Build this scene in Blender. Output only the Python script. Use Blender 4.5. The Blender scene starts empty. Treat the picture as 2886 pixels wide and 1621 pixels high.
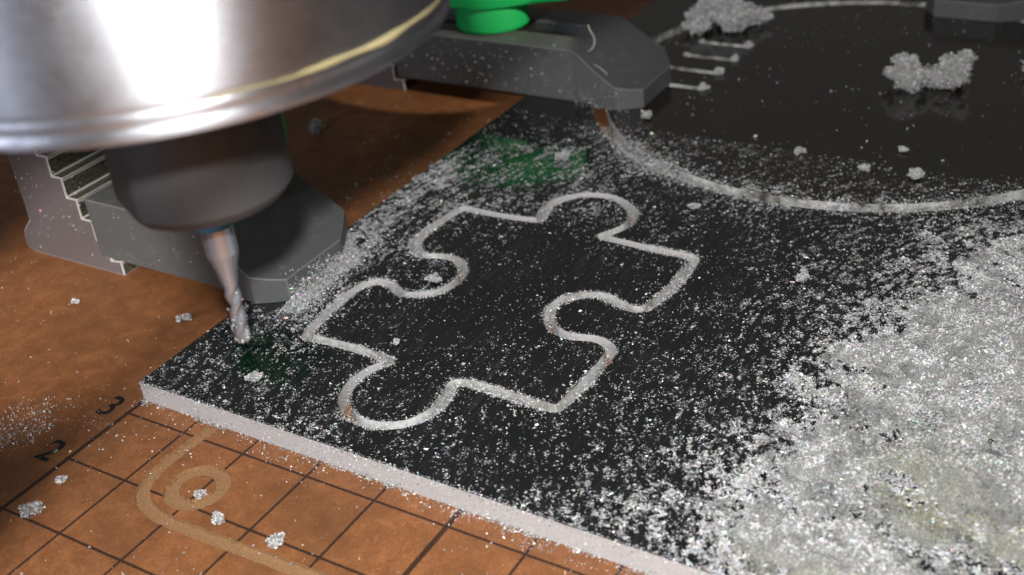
import bpy, bmesh, math, random
import numpy as np
from mathutils import Matrix, Vector

S = 0.001                      # everything below is written in millimetres
C = bpy.context.scene.collection
sc = bpy.context.scene
rng = np.random.default_rng(7)
random.seed(7)

# ------------------------------------------------------------------ camera
f_px, yaw, pit, rol = 3300.0, .588, 1.028, -.104
CAM = Vector((112.067, -45.345, 88.24))
M = Matrix.Rotation(yaw, 3, 'Z') @ Matrix.Rotation(pit, 3, 'X') @ Matrix.Rotation(rol, 3, 'Z')
RIGHT, UP, BACK = M.col[0].copy(), M.col[1].copy(), M.col[2].copy()
cd = bpy.data.cameras.new('camera')
cam = bpy.data.objects.new('camera', cd)
C.objects.link(cam)
cam.matrix_world = Matrix.Translation(CAM * S) @ M.to_4x4()
cd.sensor_width = 36.0
cd.lens = 36.0 * f_px / 2886.0
cd.clip_start = 0.002
cd.clip_end = 5.0
cd.dof.use_dof = True
cd.dof.focus_distance = 0.148
cd.dof.aperture_fstop = 34.0
sc.camera = cam

# ------------------------------------------------------------------ world and lamps
w = bpy.data.worlds.new('World')
sc.world = w
w.use_nodes = True
w.node_tree.nodes['Background'].inputs[0].default_value = (1.0, 0.955, 0.90, 1)
w.node_tree.nodes['Background'].inputs[1].default_value = 0.095


def lamp(name, kind, loc, target, power, size, col, spot=None, blend=0.3):
    l = bpy.data.lights.new(name, kind)
    o = bpy.data.objects.new(name, l)
    C.objects.link(o)
    o.location = Vector(loc) * S
    d = Vector(target) - Vector(loc)
    o.rotation_euler = d.to_track_quat('-Z', 'Y').to_euler()
    l.energy = power
    l.color = col
    if kind == 'AREA':
        l.shape = 'DISK'
        l.size = size * S
    else:
        l.shadow_soft_size = size * S
    if spot:
        l.spot_size = math.radians(spot)
        l.spot_blend = blend
    return o


FL = (105.5, -39.5, 99.5)      # flash of the phone, beside the lens
lamp('phone_flash', 'SPOT', FL, (124, 8, 0), 1.4, 2.4, (1.0, 0.985, 0.97), 106, 0.08)
lamp('spindle_fill_beam', 'SPOT', FL, (30, 8, 76), 1.5, 2.4, (1.0, 0.985, 0.97), 44, 0.9)  # added second beam from the flash position, brightens the spindle and nut
lamp('left_window', 'AREA', (-25, -190, 112), (33, 15, 62), 0.16, 46, (0.80, 0.84, 1.0))
lamp('bed_patch_fill', 'SPOT', (135, -180, 171), (-31, 50, 0), 6.0, 5.0, (1.0, 0.95, 0.88), 6.8, 0.22)  # added fill lamp out of view, makes the lit patch on the left bed
lamp('far_bed_fill', 'SPOT', (150, 112, 122), (-33, 141, 0), 1.3, 1.0, (1.0, 0.93, 0.80), 8.4, 0.12)  # added fill lamp out of view, brightens the bed by the far clamp

sc.view_settings.view_transform = 'Standard'
sc.view_settings.look = 'None'
sc.view_settings.exposure = 0.0
sc.view_settings.gamma = 1.0
sc.render.engine = 'CYCLES'
sc.cycles.use_denoising = True
sc.cycles.max_bounces = 8
sc.cycles.transmission_bounces = 6
sc.cycles.sample_clamp_indirect = 6.0
sc.cycles.caustics_reflective = False
sc.cycles.caustics_refractive = False


# ------------------------------------------------------------------ materials
class NT:
    def __init__(self, name):
        self.m = bpy.data.materials.new(name)
        self.m.use_nodes = True
        self.t = self.m.node_tree
        self.p = self.t.nodes['Principled BSDF']
        self.out = self.t.nodes['Material Output']

    def n(self, typ, **kw):
        nd = self.t.nodes.new(typ)
        ins = kw.pop('ins', {})
        for k, v in kw.items():
            setattr(nd, k, v)
        for k, v in ins.items():
            self.set(nd.inputs[k], v)
        return nd

    def set(self, sock, v):
        if isinstance(v, bpy.types.NodeSocket):
            self.t.links.new(v, sock)
        else:
            sock.default_value = v

    def P(self, **kw):
        for k, v in kw.items():
            self.set(self.p.inputs[k.replace('_', ' ')], v)

    def math(self, op, a, b=0.0, c=0.0, clamp=False):
        nd = self.n('ShaderNodeMath', operation=op, use_clamp=clamp)
        self.set(nd.inputs[0], a)
        self.set(nd.inputs[1], b)
        self.set(nd.inputs[2], c)
        return nd.outputs[0]

    def co(self, scale=1000.0):
        tc = self.n('ShaderNodeTexCoord')
        vm = self.n('ShaderNodeVectorMath', operation='SCALE')
        self.t.links.new(tc.outputs['Object'], vm.inputs[0])
        vm.inputs['Scale'].default_value = scale
        return vm.outputs[0]

    def stretch(self, v, s, rot=(0, 0, 0)):
        mp = self.n('ShaderNodeMapping')
        self.t.links.new(v, mp.inputs[0])
        mp.inputs['Scale'].default_value = s
        mp.inputs['Rotation'].default_value = rot
        return mp.outputs[0]

    def noise(self, v, scale, detail=4.0, rough=0.55, dist=0.0):
        nd = self.n('ShaderNodeTexNoise')
        self.t.links.new(v, nd.inputs['Vector'])
        nd.inputs['Scale'].default_value = scale
        nd.inputs['Detail'].default_value = detail
        nd.inputs['Roughness'].default_value = rough
        nd.inputs['Distortion'].default_value = dist
        return nd.outputs['Fac']

    def ramp(self, fac, stops, interp='LINEAR'):
        nd = self.n('ShaderNodeValToRGB')
        cr = nd.color_ramp
        cr.interpolation = interp
        while len(cr.elements) < len(stops):
            cr.elements.new(0.5)
        for e, (p, c) in zip(cr.elements, stops):
            e.position = p
            e.color = c if len(c) == 4 else (*c, 1)
        self.set(nd.inputs[0], fac)
        return nd.outputs[0]

    def mix(self, fac, a, b, mode='MIX'):
        nd = self.n('ShaderNodeMix', data_type='RGBA', blend_type=mode)
        self.set(nd.inputs[0], fac)
        self.set(nd.inputs[6], a if isinstance(a, bpy.types.NodeSocket) else (*a, 1))
        self.set(nd.inputs[7], b if isinstance(b, bpy.types.NodeSocket) else (*b, 1))
        return nd.outputs[2]

    def bump(self, h, strength, dist):
        nd = self.n('ShaderNodeBump')
        nd.inputs['Strength'].default_value = strength
        nd.inputs['Distance'].default_value = dist * S
        self.set(nd.inputs['Height'], h)
        return nd.outputs[0]


# printed hardboard bed
def mat_bed():
    t = NT('printed_hardboard')
    v = t.co()
    sx = t.n('ShaderNodeSeparateXYZ')
    t.t.links.new(v, sx.inputs[0])
    X, Y = sx.outputs[0], sx.outputs[1]
    jit = t.math('MULTIPLY', t.math('SUBTRACT', t.noise(v, 3.0, 3), 0.5), 0.10)
    Xj = t.math('ADD', X, jit)
    Yj = t.math('ADD', Y, jit)

    def line(c, period, half):
        # distance to the nearest multiple of period
        d = t.math('ABSOLUTE', t.math('SUBTRACT', c, t.math('MULTIPLY', t.math('ROUND', t.math('DIVIDE', c, period)), period)))
        return t.math('SUBTRACT', 1.0, t.math('SMOOTH_MIN', t.math('DIVIDE', d, half), 1.0, 0.2), clamp=True)

    def sharp(a):
        return t.math('MULTIPLY', a, 3.0, clamp=True)

    gx = sharp(line(Xj, 10.0, 0.21))
    gb = sharp(line(Xj, 50.0, 0.40))
    gy = sharp(line(Yj, 10.0, 0.21))
    ink = t.math('MAXIMUM', t.math('MAXIMUM', gx, gb), gy)
    inside = t.math('MULTIPLY', t.math('GREATER_THAN', X, -0.45), t.math('GREATER_THAN', Y, -0.45))
    ink = t.math('MULTIPLY', ink, inside)
    ink = t.math('MULTIPLY', ink, t.math('ADD', 0.35, t.math('MULTIPLY', t.noise(v, 5.0, 4, 0.7), 1.05)), clamp=True)
    big = t.noise(v, 0.06, 5, 0.65)
    mid = t.noise(v, 0.35, 5, 0.65, 0.4)
    fine = t.noise(t.stretch(v, (1.0, 0.45, 1), (0, 0, 0.5)), 4.2, 6, 0.75)
    base = t.ramp(t.math('ADD', t.math('MULTIPLY', mid, 0.42), t.math('MULTIPLY', fine, 0.58)),
                  [(0.32, (0.125, 0.042, 0.016)), (0.50, (0.225, 0.088, 0.033)), (0.66, (0.36, 0.145, 0.054))])
    wv = t.n('ShaderNodeVectorMath', operation='ADD')
    t.t.links.new(v, wv.inputs[0])
    nw = t.n('ShaderNodeTexNoise')
    t.t.links.new(v, nw.inputs['Vector'])
    nw.inputs['Scale'].default_value = 0.35
    sc2 = t.n('ShaderNodeVectorMath', operation='SCALE')
    t.t.links.new(nw.outputs['Color'], sc2.inputs[0])
    sc2.inputs['Scale'].default_value = 2.2
    t.t.links.new(sc2.outputs[0], wv.inputs[1])
    fa = t.noise(t.stretch(wv.outputs[0], (5.5, 0.7, 1), (0, 0, 0.9)), 1.2, 4, 0.7)
    fb = t.noise(t.stretch(wv.outputs[0], (0.8, 5.0, 1), (0, 0, 0.5)), 1.2, 4, 0.7)
    fib = t.math('MULTIPLY', t.math('SUBTRACT', t.math('MAXIMUM', fa, fb), 0.60, clamp=True), 5.0, clamp=True)
    lite = t.math('MULTIPLY', t.math('SUBTRACT', 0.40, t.math('MINIMUM', fa, fb), clamp=True), 5.0, clamp=True)
    base = t.mix(t.math('MULTIPLY', fib, 0.55), base, (0.075, 0.026, 0.011))
    base = t.mix(t.math('MULTIPLY', lite, 0.45), base, (0.46, 0.23, 0.10))
    base = t.mix(t.math('MULTIPLY', t.math('SUBTRACT', big, 0.42, clamp=True), 2.4, clamp=True), base, (0.115, 0.050, 0.020))
    spots = t.math('GREATER_THAN', t.noise(v, 1.5, 2), 0.745)
    base = t.mix(t.math('MULTIPLY', spots, 0.6), base, (0.05, 0.018, 0.008))
    col = t.mix(ink, base, (0.012, 0.010, 0.010))
    t.P(Base_Color=col, Roughness=t.math('ADD', 0.36, t.math('MULTIPLY', fine, 0.3)), Specular_IOR_Level=0.35,
        Normal=t.bump(fine, 0.5, 0.05))
    return t.m


def mat_core():
    t = NT('cut_fibre')
    v = t.co()
    f = t.noise(v, 5.0, 6, 0.75)
    t.P(Base_Color=t.ramp(f, [(0.3, (0.17, 0.078, 0.03)), (0.7, (0.42, 0.24, 0.105))]), Roughness=0.9, Normal=t.bump(f, 0.9, 0.2))
    return t.m


def mat_plate(name, haze=1.0, rough=0.06, base=(0.0075, 0.0085, 0.0090)):
    t = NT(name)
    v = t.co()
    sw = t.noise(t.stretch(v, (2.4, 0.12, 1), (0, 0, 0.12)), 2.2, 6, 0.7)   # swept haze streaks
    cl = t.noise(v, 0.13, 4, 0.6)
    d = t.math('MULTIPLY', t.math('SUBTRACT', sw, 0.50, clamp=True), t.math('SUBTRACT', cl, 0.35, clamp=True), clamp=True)
    col = t.mix(t.math('MULTIPLY', d, 4.5 * haze, clamp=True), base, (0.16, 0.16, 0.155))
    sm = t.noise(v, 0.5, 4)
    t.P(Base_Color=col, IOR=1.65, Roughness=t.math('ADD', rough, t.math('MULTIPLY', sm, 0.10)),
        Normal=t.bump(t.noise(v, 0.05, 2), 0.25, 0.05))
    return t.m


def mat_frost(name, c0=(0.44, 0.42, 0.415), c1=(0.84, 0.82, 0.81), tr=0.22, patchy=None):
    t = NT(name)
    v = t.co()
    f = t.noise(v, 6.0, 6, 0.8)
    cc = t.ramp(f, [(0.35, c0), (0.65, c1)])
    if patchy: cc = t.mix(t.math('MULTIPLY', t.math('SUBTRACT', t.noise(v, 0.22, 4, 0.7), 0.40, clamp=True), 4.5, clamp=True), cc, patchy)
    t.P(Base_Color=cc, Roughness=0.55, Transmission_Weight=tr,
        Subsurface_Weight=0.0, IOR=1.49, Normal=t.bump(f, 0.9, 0.15))
    return t.m


def mat_metal(name, col, rough, axis_streak=(0.4, 0.4, 14), bumpk=0.06, aniso=0.0, blotch=0.0):
    t = NT(name)
    v = t.co()
    st = t.noise(t.stretch(v, axis_streak), 1.0, 5, 0.7)
    b = t.ramp(t.noise(v, 0.22, 5, 0.65, 0.6), [(0.38, (0, 0, 0)), (0.66, (1, 1, 1))])
    c = t.mix(t.math('MULTIPLY', b, blotch), col, tuple(x * 0.45 for x in col))
    t.P(Base_Color=c, Metallic=1.0, Roughness=t.math('ADD', t.math('ADD', rough - 0.08, t.math('MULTIPLY', st, 0.16)), t.math('MULTIPLY', b, 0.22 * blotch)),
        Anisotropic=aniso, Normal=t.bump(st, 0.4, bumpk))
    return t.m


def brushed(m, amount):
    nt = m.node_tree
    tg = nt.nodes.new('ShaderNodeTangent')
    tg.direction_type = 'RADIAL'
    tg.axis = 'Z'
    nt.links.new(tg.outputs[0], nt.nodes['Principled BSDF'].inputs['Tangent'])
    nt.nodes['Principled BSDF'].inputs['Anisotropic'].default_value = amount
    nt.nodes['Principled BSDF'].inputs['Anisotropic Rotation'].default_value = 0.25


def mat_plastic(name, col, rough=0.4, spec=0.4, bumpk=0.03, var=0.25):
    t = NT(name)
    v = t.co()
    f = t.noise(v, 1.1, 5, 0.6)
    fine = t.noise(v, 14, 3)
    c = t.mix(t.math('MULTIPLY', f, var), col, tuple(x * 0.6 for x in col))
    t.P(Base_Color=c, Roughness=t.math('ADD', rough, t.math('MULTIPLY', f, 0.12)), Specular_IOR_Level=spec,
        Normal=t.bump(fine, 0.35, bumpk))
    return t.m


def mat_chip(name, rough=0.42, glossy=0.12, trans=0.42):
    t = NT(name)
    at = t.n('ShaderNodeAttribute', attribute_name='tint')
    t.P(Base_Color=at.outputs['Color'], Roughness=rough, Specular_IOR_Level=0.55)
    tr = t.n('ShaderNodeBsdfTranslucent')
    t.t.links.new(at.outputs['Color'], tr.inputs[0])
    mx = t.n('ShaderNodeMixShader')
    mx.inputs[0].default_value = trans
    t.t.links.new(t.p.outputs[0], mx.inputs[1])
    t.t.links.new(tr.outputs[0], mx.inputs[2])
    t.t.links.new(mx.outputs[0], t.out.inputs[0])
    return t.m


def mat_heap():
    t = NT('heaped_chips')
    v = t.co()
    f = t.noise(v, 4.0, 6, 0.8)
    c = t.ramp(f, [(0.33, (0.20, 0.20, 0.19)), (0.5, (0.36, 0.36, 0.345)), (0.68, (0.60, 0.59, 0.57))])
    t.P(Base_Color=c, Roughness=0.6, Specular_IOR_Level=0.5, Normal=t.bump(f, 1.0, 0.5))
    return t.m


BED, CORE = mat_bed(), mat_core()
PLATE, DISC = mat_plate('black_gloss_sheet', 1.0, 0.04), mat_plate('black_gloss_disc', 0.35, 0.06, (0.014, 0.0115, 0.009))
FROST = mat_frost('frosted_cut_edge')
RIMW = mat_frost('cut_rim_wall', (0.40, 0.40, 0.38), (0.85, 0.85, 0.83), 0.05, (0.065, 0.060, 0.045))
FROSTW = mat_frost('white_cut_wall', (0.48, 0.48, 0.47), (0.93, 0.93, 0.92), 0.1, (0.34, 0.32, 0.28))
STEEL = mat_metal('brushed_spindle_steel', (0.58, 0.60, 0.65), 0.36, (0.15, 0.15, 9), 0.05, 0.0, 0.6)
brushed(STEEL, 0.8)

DARKST = mat_metal('dark_nut_steel', (0.074, 0.074, 0.076), 0.48, (0.5, 0.5, 10), 0.03, 0.0, 0.3)
TOOLST = mat_metal('bright_tool_steel', (0.40, 0.42, 0.47), 0.20, (0.6, 0.6, 1.5), 0.004)
DARKST.node_tree.nodes['Principled BSDF'].inputs['Metallic'].default_value = 0.45
TOOLST.node_tree.nodes['Principled BSDF'].inputs['Metallic'].default_value = 0.8
CLAMP = mat_plastic('dark_grey_clamp', (0.098, 0.100, 0.102), 0.46, 0.35)


def dusty(m, lo, hi, amt, scale=0.9):
    nt = m.node_tree
    p = nt.nodes['Principled BSDF']
    src = p.inputs['Base Color'].links[0].from_socket
    tc = nt.nodes.new('ShaderNodeTexCoord')
    nz = nt.nodes.new('ShaderNodeTexNoise')
    nz.inputs['Scale'].default_value = scale * 1000
    nz.inputs['Detail'].default_value = 8
    nz.inputs['Roughness'].default_value = 0.8
    nt.links.new(tc.outputs['Object'], nz.inputs['Vector'])
    cr = nt.nodes.new('ShaderNodeValToRGB')
    cr.color_ramp.elements[0].position = lo
    cr.color_ramp.elements[1].position = hi
    cr.color_ramp.elements[1].color = (amt, amt, amt, 1)
    nt.links.new(nz.outputs['Fac'], cr.inputs[0])
    mx = nt.nodes.new('ShaderNodeMix')
    mx.data_type = 'RGBA'
    nt.links.new(cr.outputs[0], mx.inputs[0])
    nt.links.new(src, mx.inputs[6])
    mx.inputs[7].default_value = (0.5, 0.5, 0.49, 1)
    nt.links.new(mx.outputs[2], p.inputs['Base Color'])


dusty(CLAMP, 0.56, 0.78, 0.30, 0.35)
dusty(STEEL, 0.58, 0.80, 0.35, 0.5)
GREEN = mat_plastic('green_knob_plastic', (0.014, 0.50, 0.12), 0.42, 0.4)
BLUE = mat_plastic('blue_collar_plastic', (0.04, 0.20, 0.34), 0.5)
YELLOW = mat_plastic('yellow_grime', (0.45, 0.39, 0.20), 0.9)
WORN = mat_plastic('worn_clamp_edge', (0.15, 0.153, 0.155), 0.5)
INK = mat_plastic('black_print', (0.012, 0.010, 0.010), 0.5)
CHIP = mat_chip('white_plastic_chip')
GLINT = mat_chip('glinting_plastic_chip', 0.12, 0.12, 0.15)
HEAP = mat_heap()


def mat_block():
    t = NT('clear_step_block')
    v = t.co()
    f = t.noise(v, 7.0, 5, 0.75)
    t.P(Base_Color=t.ramp(f, [(0.35, (0.17, 0.145, 0.15)), (0.7, (0.33, 0.29, 0.30))]), Roughness=0.42, Transmission_Weight=0.45, IOR=1.49,
        Normal=t.bump(f, 0.6, 0.05))
    return t.m


def mat_step():
    t = NT('clear_step_face')
    v = t.co()
    f = t.noise(t.stretch(v, (3, 0.6, 3)), 2.0, 5, 0.75)
    t.P(Base_Color=t.ramp(f, [(0.45, (0.045, 0.05, 0.042)), (0.75, (0.30, 0.29, 0.20))]), Roughness=0.22, Transmission_Weight=0.35, IOR=1.49,
        Normal=t.bump(f, 0.5, 0.1))
    return t.m


BLOCK, STEP = mat_block(), mat_step()


# ------------------------------------------------------------------ object helpers
def tag(o, label=None, cat=None, group=None, kind=None):
    if label: o['label'] = label
    if cat: o['category'] = cat
    if group: o['group'] = group
    if kind: o['kind'] = kind
    return o


def link(name, me, parent=None, loc=None):
    o = bpy.data.objects.new(name, me)
    C.objects.link(o)
    if loc is not None:
        o.location = Vector(loc) * S
    if parent:
        o.parent = parent
    return o


def empty(name, loc, label, cat, group=None):
    o = bpy.data.objects.new(name, None)
    C.objects.link(o)
    o.empty_display_size = 0.005
    o.location = Vector(loc) * S
    return tag(o, label, cat, group)


def mesh(name, verts, faces, mats, midx=None, smooth=False):
    me = bpy.data.meshes.new(name)
    me.from_pydata([tuple(c * S for c in v) for v in verts], [], faces)
    for m in mats: me.materials.append(m)
    if midx is not None:
        me.polygons.foreach_set('material_index', np.array(midx, dtype=np.int32))
    if smooth:
        me.polygons.foreach_set('use_smooth', np.ones(len(me.polygons), dtype=bool))
    me.update()
    return me


def bevel_obj(o, width, seg=2, angle=30):
    b = o.modifiers.new('edge', 'BEVEL')
    b.width = width * S
    b.segments = seg
    b.limit_method = 'ANGLE'
    b.angle_limit = math.radians(angle)
    return o


def lathe(profile, seg=96, rfun=None):
    """profile: list of (r, z)"""
    vs, fs = [], []
    for (r, z) in profile:
        for i in range(seg):
            a = 2 * math.pi * i / seg
            rr = rfun(r, z, a) if rfun else r
            vs.append((rr * math.cos(a), rr * math.sin(a), z))
    for j in range(len(profile) - 1):
        for i in range(seg):
            k = (i + 1) % seg
            fs.append((j * seg + i, j * seg + k, (j + 1) * seg + k, (j + 1) * seg + i))
    for j, flip in ((0, True), (len(profile) - 1, False)):
        if profile[j][0] > 0.001:
            ring = [j * seg + i for i in range(seg)]
            fs.append(tuple(ring[::-1] if flip else ring))
    return vs, fs


def sharp_smooth(o, ang=35):
    me = o.data
    me.polygons.foreach_set('use_smooth', np.ones(len(me.polygons), dtype=bool))
    try:
        me.set_sharp_from_angle(angle=math.radians(ang))
    except Exception:
        pass
    return o


def catmull(pts, n=8, closed=True):
    P = np.array(pts, float)
    out = []
    N = len(P)
    for i in range(N if closed else N - 1):
        p0, p1, p2, p3 = (P[(i + k - 1) % N] if closed else P[min(max(i + k - 1, 0), N - 1)] for k in range(4))
        for j in range(n):
            t = j / n
            out.append(0.5 * ((2 * p1) + (-p0 + p2) * t + (2 * p0 - 5 * p1 + 4 * p2 - p3) * t * t + (-p0 + 3 * p1 - 3 * p2 + p3) * t ** 3))
    if not closed: out.append(P[-1])
    return np.array(out)


def resample(P, step, closed=True):
    Q = np.vstack([P, P[:1]]) if closed else P
    d = np.r_[0, np.cumsum(np.hypot(*np.diff(Q, axis=0).T))]
    n = max(4, int(d[-1] / step))
    s = np.linspace(0, d[-1], n, endpoint=not closed)
    return np.c_[np.interp(s, d, Q[:, 0]), np.interp(s, d, Q[:, 1])]


def smooth_closed(P, it):
    for _ in range(it):
        P = 0.5 * P + 0.25 * (np.roll(P, 1, 0) + np.roll(P, -1, 0))
    return P


def offset(P, d, closed=True):
    if closed:
        T = np.roll(P, -1, 0) - np.roll(P, 1, 0)
    else:
        T = np.gradient(P, axis=0)
    T /= np.hypot(T[:, 0], T[:, 1])[:, None]
    return P + np.atleast_1d(d)[:, None] * np.c_[T[:, 1], -T[:, 0]]


def sheet(name, loops, z0, z1, mats, bevel=0.0):
    """a flat slab whose outline and holes are 2D loops; mats = (top, sides)"""
    cu = bpy.data.curves.new(name, 'CURVE')
    cu.dimensions = '2D'
    cu.fill_mode = 'BOTH'
    cu.extrude = (z1 - z0) / 2 * S
    for L in loops:
        sp = cu.splines.new('POLY')
        sp.points.add(len(L) - 1)
        for i, p in enumerate(L):
            sp.points[i].co = (p[0] * S, p[1] * S, 0, 1)
        sp.use_cyclic_u = True
    tmp = bpy.data.objects.new(name, cu)
    C.objects.link(tmp)
    dg = bpy.context.evaluated_depsgraph_get()
    dg.update()
    me = bpy.data.meshes.new_from_object(tmp.evaluated_get(dg))
    bpy.data.objects.remove(tmp)
    me.transform(Matrix.Translation((0, 0, (z0 + z1) / 2 * S)))
    me.materials.clear()
    for m in mats: me.materials.append(m)
    bm = bmesh.new()
    bm.from_mesh(me)
    bmesh.ops.remove_doubles(bm, verts=bm.verts, dist=1e-6)
    bmesh.ops.recalc_face_normals(bm, faces=bm.faces)
    for f in bm.faces:
        f.material_index = 0 if abs(f.normal.z) > 0.7 else 1
        f.smooth = False
    bm.to_mesh(me)
    bm.free()
    me.name = name
    return me


# ------------------------------------------------------------------ numpy noise for the chips
class Noise2:
    def __init__(self, seed):
        self.g = np.random.default_rng(seed).random((256, 256))

    def one(self, x, y):
        xi, yi = np.floor(x).astype(int), np.floor(y).astype(int)
        fx, fy = x - xi, y - yi
        fx, fy = fx * fx * (3 - 2 * fx), fy * fy * (3 - 2 * fy)
        a, b = self.g[xi % 256, yi % 256], self.g[(xi + 1) % 256, yi % 256]
        c, d = self.g[xi % 256, (yi + 1) % 256], self.g[(xi + 1) % 256, (yi + 1) % 256]
        return (a * (1 - fx) + b * fx) * (1 - fy) + (c * (1 - fx) + d * fx) * fy

    def fbm(self, x, y, sc, octv=4, g=0.55):
        v, amp, tot = 0, 1.0, 0
        for k in range(octv):
            v = v + amp * self.one(x * sc + 17.3 * k, y * sc + 9.1 * k)
            tot += amp
            amp *= g
            sc *= 2.03
        return v / tot


NZ = [Noise2(i) for i in range(10)]

# how thickly the chips lie on the sheet: (x, y, covered share)
COV = [(-4.7, 86.8, 0.5), (8.0, 91.6, 0.5), (20.4, 96.3, 0.4), (32.4, 100.8, 0.35), (44.1, 105.2, 0.15), (55.5, 109.5, 0.6), (66.7, 113.7, 0.3), (77.5, 117.8, 0.3), (88.1, 121.8, 0.3), (-2.1, 100.5, 0.45), (11.1, 105.3, 0.4), (20.8, 108.8, 0.4), (33.4, 113.4, 0.6), (45.6, 117.9, 0.2), (57.5, 122.2, 0.15), (74.8, 128.5, 0.05), (88.7, 133.5, 0.05), (4.0, 124.1, 0.08), (11.1, 126.5, 0.1), (21.5, 130.1, 0.3), (31.6, 133.5, 0.04), (51.3, 140.2, 0.02), (70.1, 146.6, 0.02), (85.2, 151.8, 0.02), (15.0, 171.2, 0.05), (38.3, 178.1, 0.02), (60.4, 184.6, 0.01), (3.7, 75.7, 0.45), (9.7, 78.0, 0.4), (21.4, 82.6, 0.2), (32.7, 87.0, 0.05), (43.8, 91.4, 0.2), (54.7, 95.7, 0.1), (65.2, 99.8, 0.15), (75.5, 103.9, 0.45), (85.6, 107.8, 0.75), (93.0, 110.7, 0.8), (99.0, 114.0, 0.9), (95.0, 104.5, 0.95), (5.6, 63.5, 0.5), (11.2, 65.8, 0.35), (19.5, 69.2, 0.35), (27.7, 72.5, 0.1), (38.3, 76.9, 0.07), (48.7, 81.1, 0.1), (58.9, 85.2, 0.05), (68.9, 89.3, 0.25), (73.7, 91.2, 0.4), (83.4, 95.2, 0.7), (92.8, 99.0, 0.9), (9.9, 53.7, 0.4), (17.8, 57.1, 0.15), (33.3, 63.5, 0.08), (43.3, 67.7, 0.1), (53.1, 71.9, 0.15), (62.7, 75.9, 0.2), (69.8, 78.8, 0.3), (76.7, 81.7, 0.55), (81.3, 83.7, 0.8), (90.3, 87.4, 1.0), (3.5, 40.5, 0.3), (13.7, 44.9, 0.3), (21.3, 48.1, 0.2), (28.7, 51.3, 0.1), (43.1, 57.5, 0.2), (52.5, 61.6, 0.15), (61.6, 65.5, 0.15), (70.6, 69.4, 0.25), (75.0, 71.3, 0.5), (79.4, 73.2, 0.9), (88.1, 76.9, 1.0), (98.6, 81.4, 1.0), (7.6, 32.6, 0.35), (14.9, 35.9, 0.25), (24.4, 40.1, 0.3), (33.7, 44.2, 0.1), (42.9, 48.2, 0.1), (51.9, 52.2, 0.2), (60.6, 56.0, 0.2), (69.3, 59.8, 0.3), (75.6, 62.6, 0.5), (79.8, 64.5, 0.9), (86.0, 67.2, 1.0), (98.1, 72.5, 1.0), (29.5, 33.7, 0.35), (38.3, 37.7, 0.25), (47.0, 41.6, 0.2), (55.5, 45.4, 0.2), (63.9, 49.2, 0.25), (72.1, 52.9, 0.45), (78.1, 55.6, 0.85), (84.1, 58.3, 1.0), (101.5, 66.1, 1.0), (46.7, 33.7, 0.25), (52.8, 36.5, 0.15), (58.9, 39.3, 0.2), (66.9, 43.0, 0.4), (72.7, 45.7, 0.6), (78.5, 48.3, 0.9), (84.2, 51.0, 1.0), (102.8, 59.4, 1.0), (58.1, 31.9, 0.4), (62.0, 33.7, 0.6), (65.8, 35.5, 0.5), (69.6, 37.3, 0.6), (73.3, 39.0, 0.75), (77.0, 40.7, 0.95), (84.4, 44.2, 1.0), (103.9, 53.3, 1.0), (70.3, 31.1, 0.5), (73.9, 32.9, 0.5), (77.4, 34.6, 0.9), (82.8, 37.1, 1.0), (93.2, 42.0, 1.0), (105.0, 47.6, 1.0),
       (100, 130, 0.05), (100, 160, 0.02), (20, 215, 0.02), (80, 215, 0.02), (120, 60, 1.0), (120, 90, 0.9), (115, 35, 1.0), (5, 140, 0.05), (45, 75, 0.05), (30, 58, 0.08)]
COV = np.array(COV)
GX = np.linspace(-5, 130, 136)
GY = np.linspace(30, 230, 201)


def build_cover():
    gx, gy = np.meshgrid(GX, GY, indexing='ij')
    d2 = (gx[..., None] - COV[:, 0]) ** 2 + (gy[..., None] - COV[:, 1]) ** 2
    wgt = 1.0 / (d2 + 4.0) ** 2
    return (wgt * COV[:, 2]).sum(-1) / wgt.sum(-1)


COVG = build_cover()


def cover(x, y):
    u = np.clip((x - GX[0]) / (GX[1] - GX[0]), 0, len(GX) - 1.001)
    v = np.clip((y - GY[0]) / (GY[1] - GY[0]), 0, len(GY) - 1.001)
    i, j = u.astype(int), v.astype(int)
    a, b = u - i, v - j
    return (COVG[i, j] * (1 - a) + COVG[i + 1, j] * a) * (1 - b) + (COVG[i, j + 1] * (1 - a) + COVG[i + 1, j + 1] * a) * b


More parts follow.
